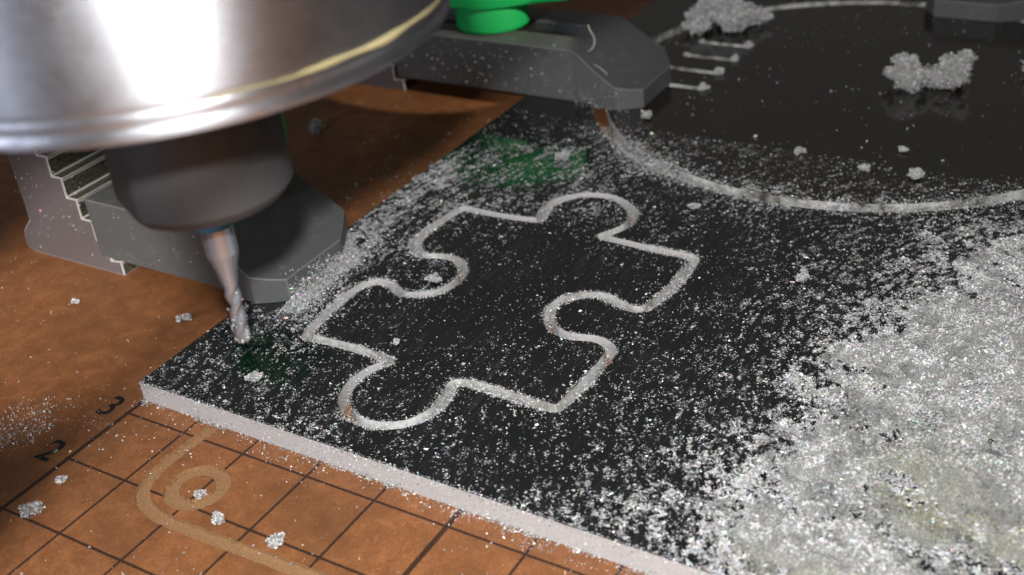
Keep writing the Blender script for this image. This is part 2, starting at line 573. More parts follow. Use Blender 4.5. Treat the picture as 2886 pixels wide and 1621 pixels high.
# ------------------------------------------------------------------ chip meshes
def flakes(name, P, size, mats=None, glint=0.12, flat=0.0, parent=None, aspect=1.6, heading=None, tintv=0.06, bright=(0.36, 0.78), mult=None):
    """one mesh of small folded flakes; P in mm (n,3), size (n,)"""
    n = len(P)
    # random orientation frames
    th = rng.random(n) * 2 * np.pi if heading is None else heading + rng.normal(0, 0.35, n)
    tilt = np.arccos(1 - rng.random(n)) * (1 - flat)
    e1 = np.c_[np.cos(th), np.sin(th), np.zeros(n)]
    ax = np.c_[-np.sin(th), np.cos(th), np.zeros(n)]
    sgn = rng.choice([-1, 1], n)
    e2 = ax * np.cos(tilt)[:, None] + np.c_[np.zeros(n), np.zeros(n), np.sin(tilt) * sgn]
    e1 = e1 + np.c_[np.zeros((n, 2)), rng.normal(0, 0.35 * (1 - flat), n)]
    e3 = np.cross(e1, e2)
    asp = 1 + rng.random(n) * (aspect - 1) * 2
    a = (size * np.sqrt(asp))[:, None]
    b = (size / np.sqrt(asp))[:, None]
    fold = (rng.normal(0, 0.35, n) * size)[:, None]
    r = lambda: (0.6 + 0.6 * rng.random(n))[:, None]
    v0 = P - e1 * a * 0.5 * r() + e2 * b * rng.normal(0, .15, n)[:, None]
    v1 = P - e2 * b * 0.5 * r() + e3 * fold
    v2 = P + e1 * a * 0.5 * r()
    v3 = P + e2 * b * 0.5 * r() + e3 * fold
    V = np.stack([v0, v1, v2, v3], 1).reshape(-1, 3) * S
    base = (np.arange(n) * 4)[:, None]
    F = np.stack([base + [0, 1, 2], base + [0, 2, 3]], 1).reshape(-1, 3)
    me = bpy.data.meshes.new(name)
    me.vertices.add(len(V))
    me.vertices.foreach_set('co', V.astype(np.float32).ravel())
    me.loops.add(len(F) * 3)
    me.loops.foreach_set('vertex_index', F.astype(np.int32).ravel())
    me.polygons.add(len(F))
    me.polygons.foreach_set('loop_start', (np.arange(len(F)) * 3).astype(np.int32))
    me.update(calc_edges=True)
    for m in (mats or (CHIP, GLINT)): me.materials.append(m)
    g = (rng.random(n) < glint).astype(np.int32)
    me.polygons.foreach_set('material_index', np.repeat(g, 2))
    lum = bright[0] + (bright[1] - bright[0]) * rng.random(n)
    tint = np.clip(lum[:, None] * (1 + rng.normal(0, tintv, (n, 3))), 0, 0.95)
    gl = g == 1
    tint[gl] = np.clip(0.88 + rng.normal(0, 0.13, (gl.sum(), 3)), 0.3, 1.0)
    if mult is not None: tint = tint * mult
    colr = np.c_[tint, np.ones(n)]
    at = me.color_attributes.new('tint', 'FLOAT_COLOR', 'POINT')
    at.data.foreach_set('color', np.repeat(colr, 4, 0).astype(np.float32).ravel())
    me.validate()
    return link(name, me, parent)


# ------------------------------------------------------------------ the bed
path = catmull([(13, 60), (12.9, 45), (12.8, 34), (12.5, 29), (12.3, 25), (12.6, 21.5), (14.2, 18.9), (17.0, 17.5), (21, 17.0), (30, 17.2), (45, 17.6), (70, 17.8), (120, 18)], 8, False)
path = resample(path, 0.7, False)
wob = 0.05 * rng.normal(size=len(path))
up_, lo_ = offset(path, 0.88 + wob, False), offset(path, -0.88 + np.roll(wob, 3), False)
loopG = np.vstack([up_, lo_[::-1]])
ang = np.linspace(0, 2 * np.pi, 72, endpoint=False)


def circle(cx, cy, r, jit=0.0, n=72):
    a = np.linspace(0, 2 * np.pi, n, endpoint=False)
    rr = r + jit * rng.normal(size=n)
    return np.c_[cx + rr * np.cos(a), cy + rr * np.sin(a)]


rect = lambda x0, y0, x1, y1: np.array([(x0, y0), (x1, y0), (x1, y1), (x0, y1)], float)
bed_me = sheet('bed', [rect(-330, -120, 330, 420), loopG, circle(19.2, 22.9, 4.0, 0.05), circle(19.2, 22.9, 2.1, 0.04)], -0.55, 0.0, (BED, CORE))
bed = tag(link('bed', bed_me), 'brown hardboard machine bed printed with a black measuring grid', kind='structure')
core_me = mesh('bed_core', [(-330, -120, -12), (330, -120, -12), (330, 420, -12), (-330, 420, -12), (-330, -120, -0.55), (330, -120, -0.55), (330, 420, -0.55), (-330, 420, -0.55)],
               [(3, 2, 1, 0), (4, 5, 6, 7), (0, 1, 5, 4), (1, 2, 6, 5), (2, 3, 7, 6), (3, 0, 4, 7)], [CORE])
tag(link('bed_core', core_me), 'pale fibre under the bed surface showing in old cuts', kind='structure')
for txt, y in (('1', 10), ('2', 20), ('3', 30)):
    cu = bpy.data.curves.new('number', 'FONT')
    cu.body = txt
    cu.size = 5.6 * S
    cu.align_x = 'CENTER'
    cu.align_y = 'CENTER'
    cu.extrude = 0.006 * S
    cu.offset = 0.07 * S
    cu.materials.append(INK)
    o = bpy.data.objects.new('number', cu)
    C.objects.link(o)
    o.location = Vector((-3.3, y, 0.006)) * S
    o.scale = (0.95, 1, 1)
    o.parent = bed
    o['label'] = {'1': 'printed number one', '2': 'printed number two half under chips', '3': 'printed number three'}[txt]

# ------------------------------------------------------------------ sheet, puzzle piece, disc
TH = 3.0
PZ = [(13.8, 90.3), (19.7, 90.3), (24.4, 90.6), (27.6, 91.2), (27.0, 93.0), (26.5, 96.4), (28.0, 99.6), (31.2, 101.8), (35.4, 101.9), (39.5, 99.2), (40.9, 95.6), (40.0, 92.5), (38.5, 90.1), (42.2, 89.7), (48.0, 89.5), (53.6, 89.4), (54.3, 88.4), (54.5, 81.2), (54.0, 77.6), (53.3, 74.6), (51.7, 73.6), (49.7, 74.1), (46.7, 75.1), (44.1, 74.4), (41.9, 72.0), (41.6, 69.2), (42.6, 66.9), (44.5, 65.1), (47.3, 64.6), (50.4, 65.3), (52.9, 64.5), (53.7, 62.6), (53.8, 57.9), (53.5, 54.2), (53.1, 50.2), (49.2, 50.0), (44.5, 50.3), (40.4, 50.3), (38.4, 49.6), (39.3, 47.1), (39.5, 43.6), (38.3, 41.0), (36.2, 39.1), (33.2, 38.3), (30.4, 38.8), (27.7, 41.1), (26.6, 44.2), (26.9, 47.6), (28.4, 50.0), (25.2, 50.7), (19.8, 50.8), (14.0, 50.5), (13.2, 54.0), (12.7, 59.3), (12.9, 63.5), (14.5, 66.2), (17.1, 66.1), (19.7, 64.8), (22.1, 65.4), (24.4, 67.1), (25.4, 70.7), (24.5, 73.7), (22.1, 75.8), (19.5, 76.0), (16.5, 75.1), (14.1, 76.4), (12.9, 79.3), (12.9, 84.6)]
# straight runs stay straight, arcs go round: the sharp corners get a close pair of points
CORN = {(13.8, 90.3), (27.6, 91.2), (38.5, 90.1), (53.6, 89.4), (53.1, 50.2), (38.4, 49.6), (28.4, 50.0), (14.0, 50.5)}
PQ = []
for i_, p_ in enumerate(PZ):
    if p_ in CORN:
        a_, b_ = np.array(PZ[i_ - 1]), np.array(PZ[(i_ + 1) % len(PZ)])
        q_ = np.array(p_)
        for e_ in (a_, b_):
            PQ.append(tuple(q_ + (e_ - q_) / np.hypot(*(e_ - q_)) * 0.35))
    else:
        PQ.append(p_)
pzl = smooth_closed(resample(catmull(PQ, 6), 0.22), 5)
KERF = 0.76
area2 = 0.5 * np.sum(pzl[:, 0] * np.roll(pzl[:, 1], -1) - np.roll(pzl[:, 0], -1) * pzl[:, 1])
sg = 1 if area2 > 0 else -1


def clean(P, ctr, d):
    """drop offset points that come nearer to the path than the offset"""
    dd = np.sqrt(((P[:, None, :] - ctr[None, :, :]) ** 2).sum(-1)).min(1)
    return P[dd > d * 0.985]


wv1 = 0.10 * (NZ[0].fbm(pzl[:, 0], pzl[:, 1], 0.9, 4, 0.7) - 0.5) * 2
wv2 = 0.10 * (NZ[1].fbm(pzl[:, 0], pzl[:, 1], 0.9, 4, 0.7) - 0.5) * 2
outer = clean(offset(pzl, sg * (KERF + wv1)), pzl, KERF - 0.11)
inner = clean(offset(pzl, -sg * (KERF + wv2)), pzl, KERF - 0.11)
DC, DR = (57.4, 158.0), 47.8
plate_me = sheet('acrylic_sheet', [rect(0, 33, 170, 240), outer, circle(*DC, DR + 1.35, 0, 240)], 0.02, TH, (PLATE, FROST))
plate_me.materials.append(RIMW)
for p_ in plate_me.polygons:
    if p_.material_index == 1 and abs(math.hypot(p_.center.x / S - DC[0], p_.center.y / S - DC[1]) - DR) < 2.5: p_.material_index = 2
plate = tag(link('acrylic_sheet', plate_me), 'square black glossy plastic sheet with frosted pale edge lying on the brown bed', 'plastic sheet')
pz = tag(link('puzzle_piece', sheet('puzzle_piece', [inner], 0.02, TH - 0.004, (PLATE, FROSTW))),
         'black jigsaw puzzle piece cut out of the middle of the glossy sheet', 'puzzle piece')


def slot(cx, cy, L, wd):
    a1 = np.linspace(-np.pi / 2, np.pi / 2, 8)
    a2 = a1 + np.pi
    h = L / 2 - wd / 2
    return np.r_[np.c_[cx + h + wd / 2 * np.cos(a1), cy + wd / 2 * np.sin(a1)], np.c_[cx - h + wd / 2 * np.cos(a2), cy + wd / 2 * np.sin(a2)]]


slots = [(25.6, 171.5), (25.7, 163.7), (25.5, 156.3), (25.6, 148.1)]
disc = tag(link('round_disc', sheet('round_disc', [circle(*DC, DR - 1.35, 0, 240)] + [slot(x, y, 11.4, 1.5) for x, y in slots], 0.02, TH - 0.002, (DISC, RIMW))),
           'large black glossy disc with four short slots lying in its round cutout', 'disc')

# ------------------------------------------------------------------ spindle
AX, AY = 33.0, 23.3
sp = empty('spindle', (AX, AY, 57), 'large brushed steel spindle housing with dark collet nut hanging over the sheet', 'spindle')
prof = [(8.0, 1.2), (22.8, 0.9), (23.4, 0.0), (24.7, 0.0), (24.93, 0.12), (25.0, 0.35), (25.0, 0.9), (24.9, 1.02), (24.88, 1.4), (24.95, 1.5), (24.97, 2.1), (24.9, 2.2), (24.92, 2.4), (25.04, 2.5), (25.08, 2.6), (25.1, 2.75), (25.1, 3.2), (25.12, 6.0), (25.12, 15.4), (25.12, 15.6), (24.9, 15.8), (24.9, 16.5), (25.12, 16.7), (25.12, 60.0), (8, 60)]
v_, f_ = lathe(prof, 160)
sharp_smooth(link('housing', mesh('housing', v_, f_, [STEEL]), sp), 40)
# grime caught in the groove on the right-hand side
cam_az = math.atan2(CAM.y - AY, CAM.x - AX)
vs, fs = [], []
NS = 90
for i in range(NS + 1):
    t = i / NS
    a = cam_az + math.radians(3 + 95 * t)
    wdt = (0.07 + 0.35 * math.exp(-((t - 0.36) / 0.14) ** 2)) * (0.7 + 0.3 * math.sin(t * 37)) + 0.10 * abs(math.sin(t * 9) * math.cos(t * 23 + 1)) * min(1, t * 4) + 0.07 * random.random()
    zc = 2.35 + 0.06 * math.sin(t * 31)
    for (r, z) in ((24.9, zc - wdt), (25.14, zc - wdt * .6), (25.16, zc + wdt * .6), (25.0, zc + wdt)):
        vs.append((r * math.cos(a), r * math.sin(a), z))
for i in range(NS):
    for k in range(3):
        fs.append((i * 4 + k, i * 4 + k + 1, i * 4 + k + 5, i * 4 + k + 4))
link('yellow_grime', mesh('yellow_grime', vs, fs, [YELLOW], smooth=True), sp)
# nut: two wrench flats, chamfered foot
FA = cam_az + math.radians(-75)


def nut_r(r, z, a):
    if r < 6.5: return r
    q = r
    for k in (0, math.pi):
        d = math.cos(a - FA - k)
        if d > 0.2: q = min(q, (7.55 if r > 7.9 else 6.9) / d)
    return q


v_, f_ = lathe([(2.9, -15.3), (3.1, -15.9), (7.25, -15.9), (7.6, -15.75), (8.15, -15.0), (8.27, -14.85), (8.3, -14.75), (8.3, -14.6), (8.3, -14.0), (8.3, -9.0), (8.28, -3.2), (8.25, -3.0), (7.8, -2.6), (7.8, 1.5)], 120, nut_r)
sharp_smooth(link('collet_nut', mesh('collet_nut', v_, f_, [DARKST]), sp), 28)

# cutting bit
bit = empty('end_mill', (AX, AY, 24.6), 'slim steel end mill with two chip-coated flutes held in the collet nut', 'milling bit')
v_, f_ = lathe([(1.5875, 10.2), (1.5875, 20.0)][::1], 48)
sharp_smooth(link('shank', mesh('shank', v_, f_, [TOOLST]), bit))
v_, f_ = lathe([(0.80, 6.7), (0.85, 7.2), (1.0, 8.0), (1.3, 9.2), (1.5, 9.9), (1.586, 10.2)], 48)
sharp_smooth(link('taper', mesh('taper', v_, f_, [TOOLST]), bit), 60)
vs, fs = [], []
NSG, NZL = 32, 90
for j in range(NZL + 1):
    t = j / NZL
    z = 6.9 * t
    tw = z * 2 * math.pi / 4.6
    fl = min(1.0, (6.9 - z) / 1.6)
    for i in range(NSG):
        a = 2 * math.pi * i / NSG
        lob = 0.5 + 0.5 * math.cos(2 * a)
        r = 0.80 * ((1 - fl) + fl * (0.50 + 0.50 * lob ** 0.6))
        if j == 0: r *= 0.96
        vs.append((r * math.cos(a + tw), r * math.sin(a + tw), z))
for j in range(NZL):
    for i in range(NSG):
        k = (i + 1) % NSG
        fs.append((j * NSG + i, j * NSG + k, (j + 1) * NSG + k, (j + 1) * NSG + i))
fs.append(tuple(range(NSG))[::-1])
sharp_smooth(link('flute', mesh('flute', vs, fs, [TOOLST]), bit), 50)
v_, f_ = lathe([(1.6, 13.3), (1.85, 13.25), (1.98, 13.4), (1.98, 15.6), (1.6, 15.6)], 48)
sharp_smooth(link('collar', mesh('collar', v_, f_, [BLUE]), bit))
n = 240
zz = np.abs(rng.normal(0, 3.0, n)) * (rng.random(n) ** .4)
zz = np.clip(zz, -0.1, 8.2)
aa = rng.random(n) * 2 * np.pi
rr = 0.55 + 0.42 * rng.random(n)
sel = (np.cos(2 * (aa - zz * 2 * np.pi / 4.6)) < 0.1) | (rng.random(n) < .2)
Pb = np.c_[rr * np.cos(aa), rr * np.sin(aa), zz][sel]
tag(flakes('stuck_chips', Pb, 0.10 + 0.16 * rng.random(len(Pb)), parent=bit), kind='stuff')

# ------------------------------------------------------------------ clamps
def clamp_mesh(XL):
    """bar whose nose corner is at the origin; y runs away from the viewer; XL = local x of its left end"""
    W_ = 20.0
    H = 10.0
    # stations along x: (x, y_near, y_far, z_top)
    st = [(XL, 0, W_, H), (-9.3, 0, W_, H), (-8.0, -0.25, W_ + .2, H - 0.55), (-4.0, -0.9, W_ + .6, H - 3.4), (0.0, -1.5, W_ + 0.6, H - 5.6), (2.4, -0.1, 17.0, H - 6.1), (4.4, 1.3, 13.6, H - 6.4)]
    # the bar is built as strips so the slot can be a true opening
    vs, fs, mi = [], [], []
    ys0, ys1 = 7.0, 13.0
    sx0, sx1 = XL + 3, -12.0

    def quad(a, b, c, d):
        k = len(vs)
        vs.extend([a, b, c, d])
        fs.append((k, k + 1, k + 2, k + 3))
    # top of straight part, around slot
    def top(x0, y0, x1, y1, z=H):
        quad((x0, y0, z), (x1, y0, z), (x1, y1, z), (x0, y1, z))
    def bot(x0, y0, x1, y1):
        quad((x0, y1, 0), (x1, y1, 0), (x1, y0, 0), (x0, y0, 0))
    for fn in (top, bot):
        fn(XL, 0, sx0, ys0), fn(XL, ys0, sx0, ys1), fn(XL, ys1, sx0, W_)
        fn(sx0, 0, sx1, ys0), fn(sx0, ys1, sx1, W_)
        fn(sx1, 0, -9.3, ys0), fn(sx1, ys0, -9.3, ys1), fn(sx1, ys1, -9.3, W_)
    # slot end walls rounded
    quad((sx0, ys0, 0), (sx1, ys0, 0), (sx1, ys0, H), (sx0, ys0, H))
    quad((sx1, ys1, 0), (sx0, ys1, 0), (sx0, ys1, H), (sx1, ys1, H))
    quad((sx1, ys0, 0), (sx1, ys1, 0), (sx1, ys1, H), (sx1, ys0, H))
    quad((sx0, ys1, 0), (sx0, ys0, 0), (sx0, ys0, H), (sx0, ys1, H))
    # outer sides of straight part
    quad((XL, W_, 0), (-9.3, W_, 0), (-9.3, W_, H), (XL, W_, H))
    for xa, xb in ((XL, sx0), (sx0, sx1), (sx1, -9.3)):
        quad((xa, 0, 0), (xb, 0, 0), (xb, 0, H), (xa, 0, H))
    quad((XL, 0, 0), (XL, 0, H), (XL, W_, H), (XL, W_, 0))
    # nose
    for (a, b) in zip(st[1:-1], st[2:]):
        quad((a[0], a[1], a[3]), (b[0], b[1], b[3]), (b[0], b[2], b[3]), (a[0], a[2], a[3]))
        quad((a[0], a[2], 0), (b[0], b[2], 0), (b[0], b[1], 0), (a[0], a[1], 0))
        quad((a[0], a[1], 0), (b[0], b[1], 0), (b[0], b[1], b[3]), (a[0], a[1], a[3]))
        quad((b[0], b[2], 0), (a[0], a[2], 0), (a[0], a[2], a[3]), (b[0], b[2], b[3]))
    e = st[-1]
    quad((e[0], e[1], 0), (e[0], e[2], 0), (e[0], e[2], e[3]), (e[0], e[1], e[3]))
    me = mesh('clamp_bar', vs, fs, [CLAMP, WORN])
    bm = bmesh.new()
    bm.from_mesh(me)
    bmesh.ops.remove_doubles(bm, verts=bm.verts, dist=1e-6)
    bmesh.ops.recalc_face_normals(bm, faces=bm.faces)
    bm.to_mesh(me)
    bm.free()
    return me


def clamp(loc, label, XL=-33.0):
    root = empty('clamp_bar', loc, label, 'clamp', 'toe clamps holding the sheet down')
    b = link('bar', clamp_mesh(XL), root)
    bevel_obj(b, 0.16, 2, 40).modifiers['edge'].material = 1
    return root


def knob(loc, ang_, label, L=13.5):
    root = empty('wing_nut', loc, label, 'wing nut', 'green wing nuts on the clamps')
    v, f = lathe([(7.0, 0.0), (7.3, 0.25), (7.35, 0.8), (7.1, 5.9), (6.9, 6.4)], 64)
    sharp_smooth(link('hub', mesh('hub', v, f, [GREEN]), root), 50)
    # wing: rounded lever on top
    P = []
    for i in range(17):
        a = -math.pi / 2 + math.pi * i / 16
        P.append((L + 4.6 * math.cos(a), 4.6 * math.sin(a)))
    for i in range(17):
        a = math.pi / 2 + math.pi * i / 16
        P.append((-L + 4.6 * math.cos(a), 4.6 * math.sin(a)))
    P = resample(np.array(P), 1.2)
    # swell in the middle over the hub
    P[:, 1] *= 1 + 0.75 * np.exp(-(P[:, 0] / 7.5) ** 2)
    n_ = len(P)
    ca, sa = math.cos(ang_), math.sin(ang_)
    vs, fs = [], []
    lay = [(0.86, 4.9), (0.97, 5.3), (1.0, 6.4), (1.0, 11), (0.95, 12.2), (0.8, 12.8)]
    for s_, z in lay:
        for p in P:
            x, y = p[0] * (1 - (1 - s_) * .35), p[1] * s_
            vs.append((ca * x - sa * y, sa * x + ca * y, z))
    for j in range(len(lay) - 1):
        for i in range(n_):
            k = (i + 1) % n_
            fs.append((j * n_ + i, j * n_ + k, (j + 1) * n_ + k, (j + 1) * n_ + i))
    fs.append(tuple(range(n_))[::-1])
    fs.append(tuple((len(lay) - 1) * n_ + i for i in range(n_)))
    sharp_smooth(link('wing', mesh('wing', vs, fs, [GREEN]), root), 50)
    return root


def step_block(loc, label):
    """local x = 0 at the foot of the teeth, teeth climbing to -x; local y runs away from the viewer"""
    root = empty('step_block', loc, label, 'step block', 'clear step blocks under the clamp tails')
    pr_ = [(0.0, 0.0), (0.0, 2.2), (0.6, 2.7)]
    x, z = 0.6, 2.7
    pr_ += [(-2.2, 2.35)]
    x = -2.2
    z = 2.35
    teeth = []
    for k in range(8):
        pr_ += [(x + 0.10, z + 2.9), (x + 0.35, z + 3.35)]
        x -= 2.05
        z += 3.33
        pr_ += [(x, z)]
    zt = z + 1.5
    pr_ += [(x, zt), (-20.3, zt), (-20.0, 19.4), (-19.8, 11.4), (-19.9, 6.3), (-22.5, 3.6), (-22.9, 0.7), (-21.4, 0.0)]
    D = 20.0
    n_ = len(pr_)
    vs = [(p[0], 0.0, p[1]) for p in pr_] + [(p[0], D, p[1]) for p in pr_]
    fs = [tuple(range(n_)), tuple(range(2 * n_ - 1, n_ - 1, -1))]
    mi = [0, 0]
    for i in range(n_):
        k = (i + 1) % n_
        fs.append((i, i + n_, k + n_, k))
        mi.append(1 if i < n_ - 9 else 0)
    me = mesh('block', vs, fs, [BLOCK, STEP, FROST], mi)
    bm = bmesh.new()
    bm.from_mesh(me)
    bmesh.ops.recalc_face_normals(bm, faces=bm.faces)
    bm.to_mesh(me)
    bm.free()
    b = link('block', me, root)
    bv = bevel_obj(b, 0.20, 2, 20)
    b.modifiers['edge'].material = 2  # edge highlights painted in as paler bevel material
    return root


clamp((1.6, 55.6, 3.02), 'dark grey clamp bar behind the collet nut with its nose at the sheet corner', -33.5)
clamp((19.6, 135.0, 3.02), 'dark grey slotted clamp bar carrying the visible green knob at the top', -50.6 + 0.2)
c3 = clamp((59.4, 203.0, 3.02), 'grey clamp nose at the top right edge of the photo', -45.0)
c3.rotation_euler.z = -math.pi / 2
KA = math.atan2(RIGHT.y, RIGHT.x) - 0.14
knob((-12.2, 144.3, 13.1), KA, 'bright green winged knob on the slotted clamp bar at the top')
knob((-11.3, 69.0, 13.1), 2.16, 'green knob almost hidden behind the dark collet nut', 4.0)
step_block((-28.0, 55.9, 0.02), 'clear plastic step block with serrated teeth at the left edge')
step_block((-29.5, 135.1, 0.02), 'clear step block mostly hidden behind the spindle at the top')

# ------------------------------------------------------------------ chips on the sheet
def in_kerf(x, y):
    d = np.full(len(x), 9.0)
    ok = (x > 10) & (x < 58) & (y > 36) & (y < 105)
    idx = np.where(ok)[0]
    for s0 in range(0, len(idx), 20000):
        q = idx[s0:s0 + 20000]
        d[q] = np.sqrt((x[q, None] - pzl[None, ::2, 0]) ** 2 + (y[q, None] - pzl[None, ::2, 1]) ** 2).min(1)
    dr = np.abs(np.hypot(x - DC[0], y - DC[1]) - DR)
    return np.minimum(d, dr)


def scatter(N, x0, x1, y0, y1):
    return x0 + (x1 - x0) * rng.random(N), y0 + (y1 - y0) * rng.random(N)


def streak(x, y):
    # swept arcs: noise stretched along circles round a far centre
    cx, cy = 142.0, 74.0
    r = np.hypot(x - cx, y - cy)
    a = np.arctan2(y - cy, x - cx) * 160
    return NZ[3].fbm(r, a * 0.16, 1.7, 4)


x, y = scatter(2300000, 0.1, 118, 33.1, 128)
c = cover(x, y)
m1 = NZ[1].fbm(x, y, 1.5, 5, 0.75)
m2 = NZ[2].fbm(x, y, 0.16, 3)
st = streak(x, y)
c = np.where((x > 16) & (x < 51) & (y > 52.5) & (y < 88), c * 0.62, c)
c = np.maximum(c, 0.82 * np.exp(-((x - 3.5) / 6.2) ** 2) * (y > 60) * (y < 104))
lam = -np.log(1 - np.clip(c, 0, 0.95)) * 0.25 * (1 + 1.8 * c * c)
mod = np.clip((m1 - 0.36) * 4.2, 0.03, 3) ** 1.6 * np.clip((st - 0.34) * 6.2, 0.06, 3.2) * np.clip(0.3 + 1.5 * m2, 0.3, 2)
far = np.clip((y - 95) / 60, 0, 1)
keep = rng.random(len(x)) < lam * mod * (1 - 0.35 * far)
kd = in_kerf(x, y)
keep &= (kd > 0.78) & ~((y > 54.0) & (y < 76) & (x < 5.5))
x, y = x[keep], y[keep]
print('sheet flakes', len(x))
size = np.exp(rng.normal(math.log(0.106), 0.52, len(x)))
size = np.clip(size, 0.05, 0.5)
head = 0.45 + 0.5 * (NZ[6].fbm(x, y, 0.08, 2) - 0.5)
z = TH + 0.02 + size * 0.35 * rng.random(len(x))
tag(flakes('chip_dust', np.c_[x, y, z], size, glint=0.11, flat=0.45, heading=head, aspect=1.9), 'fine white plastic chips strewn across the black sheet', 'chips', kind='stuff')

# sparse chips on the disc, brighter grains
x, y = scatter(26000, 12, 118, 108, 212)
r_ = np.hypot(x - DC[0], y - DC[1])
k = (r_ < DR - 1) & (rng.random(len(x)) < 0.035 + 0.5 * np.clip((r_ - 40) / 8, 0, 1) * (y < 130))
x, y = x[k], y[k]
size = np.clip(np.exp(rng.normal(math.log(0.17), 0.5, len(x))), 0.07, 0.7)
tag(flakes('disc_dust', np.c_[x, y, TH + 0.02 + size * 0.4], size, glint=0.35), 'sparse glinting plastic grains on the round disc', 'chips', kind='stuff')

# chips caught in and along the cuts
T = rng.integers(0, len(pzl), 70000)
den = NZ[4].fbm(pzl[T, 0], pzl[T, 1], 0.25, 3)
k = rng.random(len(T)) < np.clip((den - 0.38) * 4.5, 0.14, 1)
T = T[k]
off = np.where(rng.random(len(T)) < 0.55, rng.normal(0, 0.6, len(T)), 0.9 + rng.normal(0, 0.14, len(T)))
dirn = rng.random(len(T)) * 2 * np.pi
x = pzl[T, 0] + off * np.cos(dirn)
y = pzl[T, 1] + off * np.sin(dirn)
dk = in_kerf(x, y)
z = np.where(dk < 0.76, TH - 0.1 - 2.7 * rng.random(len(x)), TH + 0.04)
size = np.clip(np.exp(rng.normal(math.log(0.13), 0.45, len(x))), 0.05, 0.4)
tag(flakes('cut_dust', np.c_[x, y, z], size, bright=(0.55, 0.92), glint=0.15), 'white chips lodged in the puzzle outline cut', 'chips', kind='stuff')

A = rng.random(70000) * 2 * np.pi
rr = DR + rng.normal(0, 1.3, len(A))
den = NZ[5].fbm(40 * np.cos(A) + 60, 40 * np.sin(A) + 60, 0.12, 4)
x, y = DC[0] + rr * np.cos(A), DC[1] + rr * np.sin(A)
near = np.clip((128 - y) / 14, 0.05, 1) * np.where(x > 68, 0.45, 1.0)
k = (rng.random(len(A)) < np.clip((den - 0.33) * 5, 0.05, 1) * near) & (x < 118)
k &= ~((x > 16.5) & (x < 20.5) & (y < 134) & (y > 122))
x, y, rr = x[k], y[k], rr[k]
z = np.where(np.abs(rr - DR) < 1.35, TH - 1.2 * rng.random(len(x)), TH + 0.05 + 0.5 * rng.random(len(x)) * np.exp(-((rr - DR) / 1.2) ** 2))
size = np.clip(np.exp(rng.normal(math.log(0.20), 0.4, len(x))), 0.09, 0.5)
tag(flakes('ring_dust', np.c_[x, y, z], size, glint=0.15), 'ridge of white chips along the round cut', 'chips', kind='stuff')

# ------------------------------------------------------------------ the heap at the right
def heap_h(x, y):
    c = cover(x, y)
    c = c + 0.42 * (NZ[0].fbm(x, y, 0.20, 4, 0.65) - 0.5)
    b = np.clip((c - 0.72) / 0.34, 0, 1)
    b = b * b * (3 - 2 * b)
    l1 = NZ[6].fbm(x, y, 0.13, 3, 0.5)
    l2 = NZ[7].fbm(x, y, 0.42, 4, 0.6)
    l3 = NZ[5].fbm(x, y, 1.1, 3, 0.6)
    crack = np.clip(1 - np.abs(NZ[8].fbm(x, y, 0.17, 3) - 0.5) * 16, 0, 1) * np.clip((NZ[9].fbm(x, y, 0.09, 2) - 0.42) * 8, 0, 1)
    h = b * (0.12 + 2.2 * b * l1 * l1 + 2.6 * b * np.clip(l2 - 0.42, 0, 1) + 0.7 * np.clip(l3 - 0.45, 0, 1)) - 1.1 * crack * b
    h += 1.5 * np.exp(-((x - 96) ** 2 + (y - 86) ** 2) / 20.0) * b + 1.8 * np.exp(-((x - 98) ** 2 + (y - 56) ** 2) / 14.0) * b
    # furrow running to the lower right corner
    fx = np.abs(0.81 * (y - 50.5) + 0.59 * (x - 97))
    h -= 1.5 * np.exp(-(fx / 1.7) ** 2) * np.clip((x - 89) / 5, 0, 1) * b
    h -= 1.6 * np.exp(-((y - 35.0) / 1.5) ** 2) * np.clip((x - 74) / 4, 0, 1) * b
    return np.maximum(h * 0.95 - 0.12, 0.10 * (b > 0.75) - 0.2 * (b <= 0.75))


gs = 0.26
hx = np.arange(60, 128, gs)
hy = np.arange(33.05, 125, gs)
HX, HY = np.meshgrid(hx, hy, indexing='ij')
HH = heap_h(HX, HY)
HH *= np.clip((HY - 33.05) / 1.2, 0.0, 1)
keepf = (HH > 0.0)
cell = keepf[:-1, :-1] | keepf[1:, :-1] | keepf[:-1, 1:] | keepf[1:, 1:]
ii, jj = np.where(cell)
ny = len(hy)
vid = -np.ones(HH.size, dtype=np.int64)
quads = np.c_[ii * ny + jj, (ii + 1) * ny + jj, (ii + 1) * ny + jj + 1, ii * ny + jj + 1]
used = np.unique(quads)
vid[used] = np.arange(len(used))
Vh = np.c_[HX.ravel()[used], HY.ravel()[used], TH - 0.03 + np.maximum(HH.ravel()[used], -0.05)] * S
Fh = vid[quads]
me = bpy.data.meshes.new('chip_heap')
me.vertices.add(len(Vh))
me.vertices.foreach_set('co', Vh.astype(np.float32).ravel())
me.loops.add(Fh.size)
me.loops.foreach_set('vertex_index', Fh.astype(np.int32).ravel())
me.polygons.add(len(Fh))
me.polygons.foreach_set('loop_start', (np.arange(len(Fh)) * 4).astype(np.int32))
me.update(calc_edges=True)
me.validate()
me.materials.append(HEAP)
me.polygons.foreach_set('use_smooth', np.ones(len(me.polygons), dtype=bool))
heap = tag(link('chip_heap', me), 'thick drift of white plastic chips covering the right side of the sheet', 'chips', kind='stuff')

x, y = scatter(600000, 62, 118, 33.3, 122)
h = heap_h(x, y)
m = NZ[1].fbm(x, y, 1.3, 4, 0.7)
k = (h > -0.06) & (rng.random(len(x)) < np.clip((m - 0.28) * 2.2, 0.12, 1) * 0.9)
k &= np.hypot(x - DC[0], y - DC[1]) > DR + 0.9
x, y, h = x[k], y[k], h[k]
print('heap flakes', len(x))
size = np.clip(np.exp(rng.normal(math.log(0.14), 0.45, len(x))), 0.06, 0.6)
size[rng.random(len(size)) < 0.03] *= 1.9
size = np.minimum(size, 0.42)
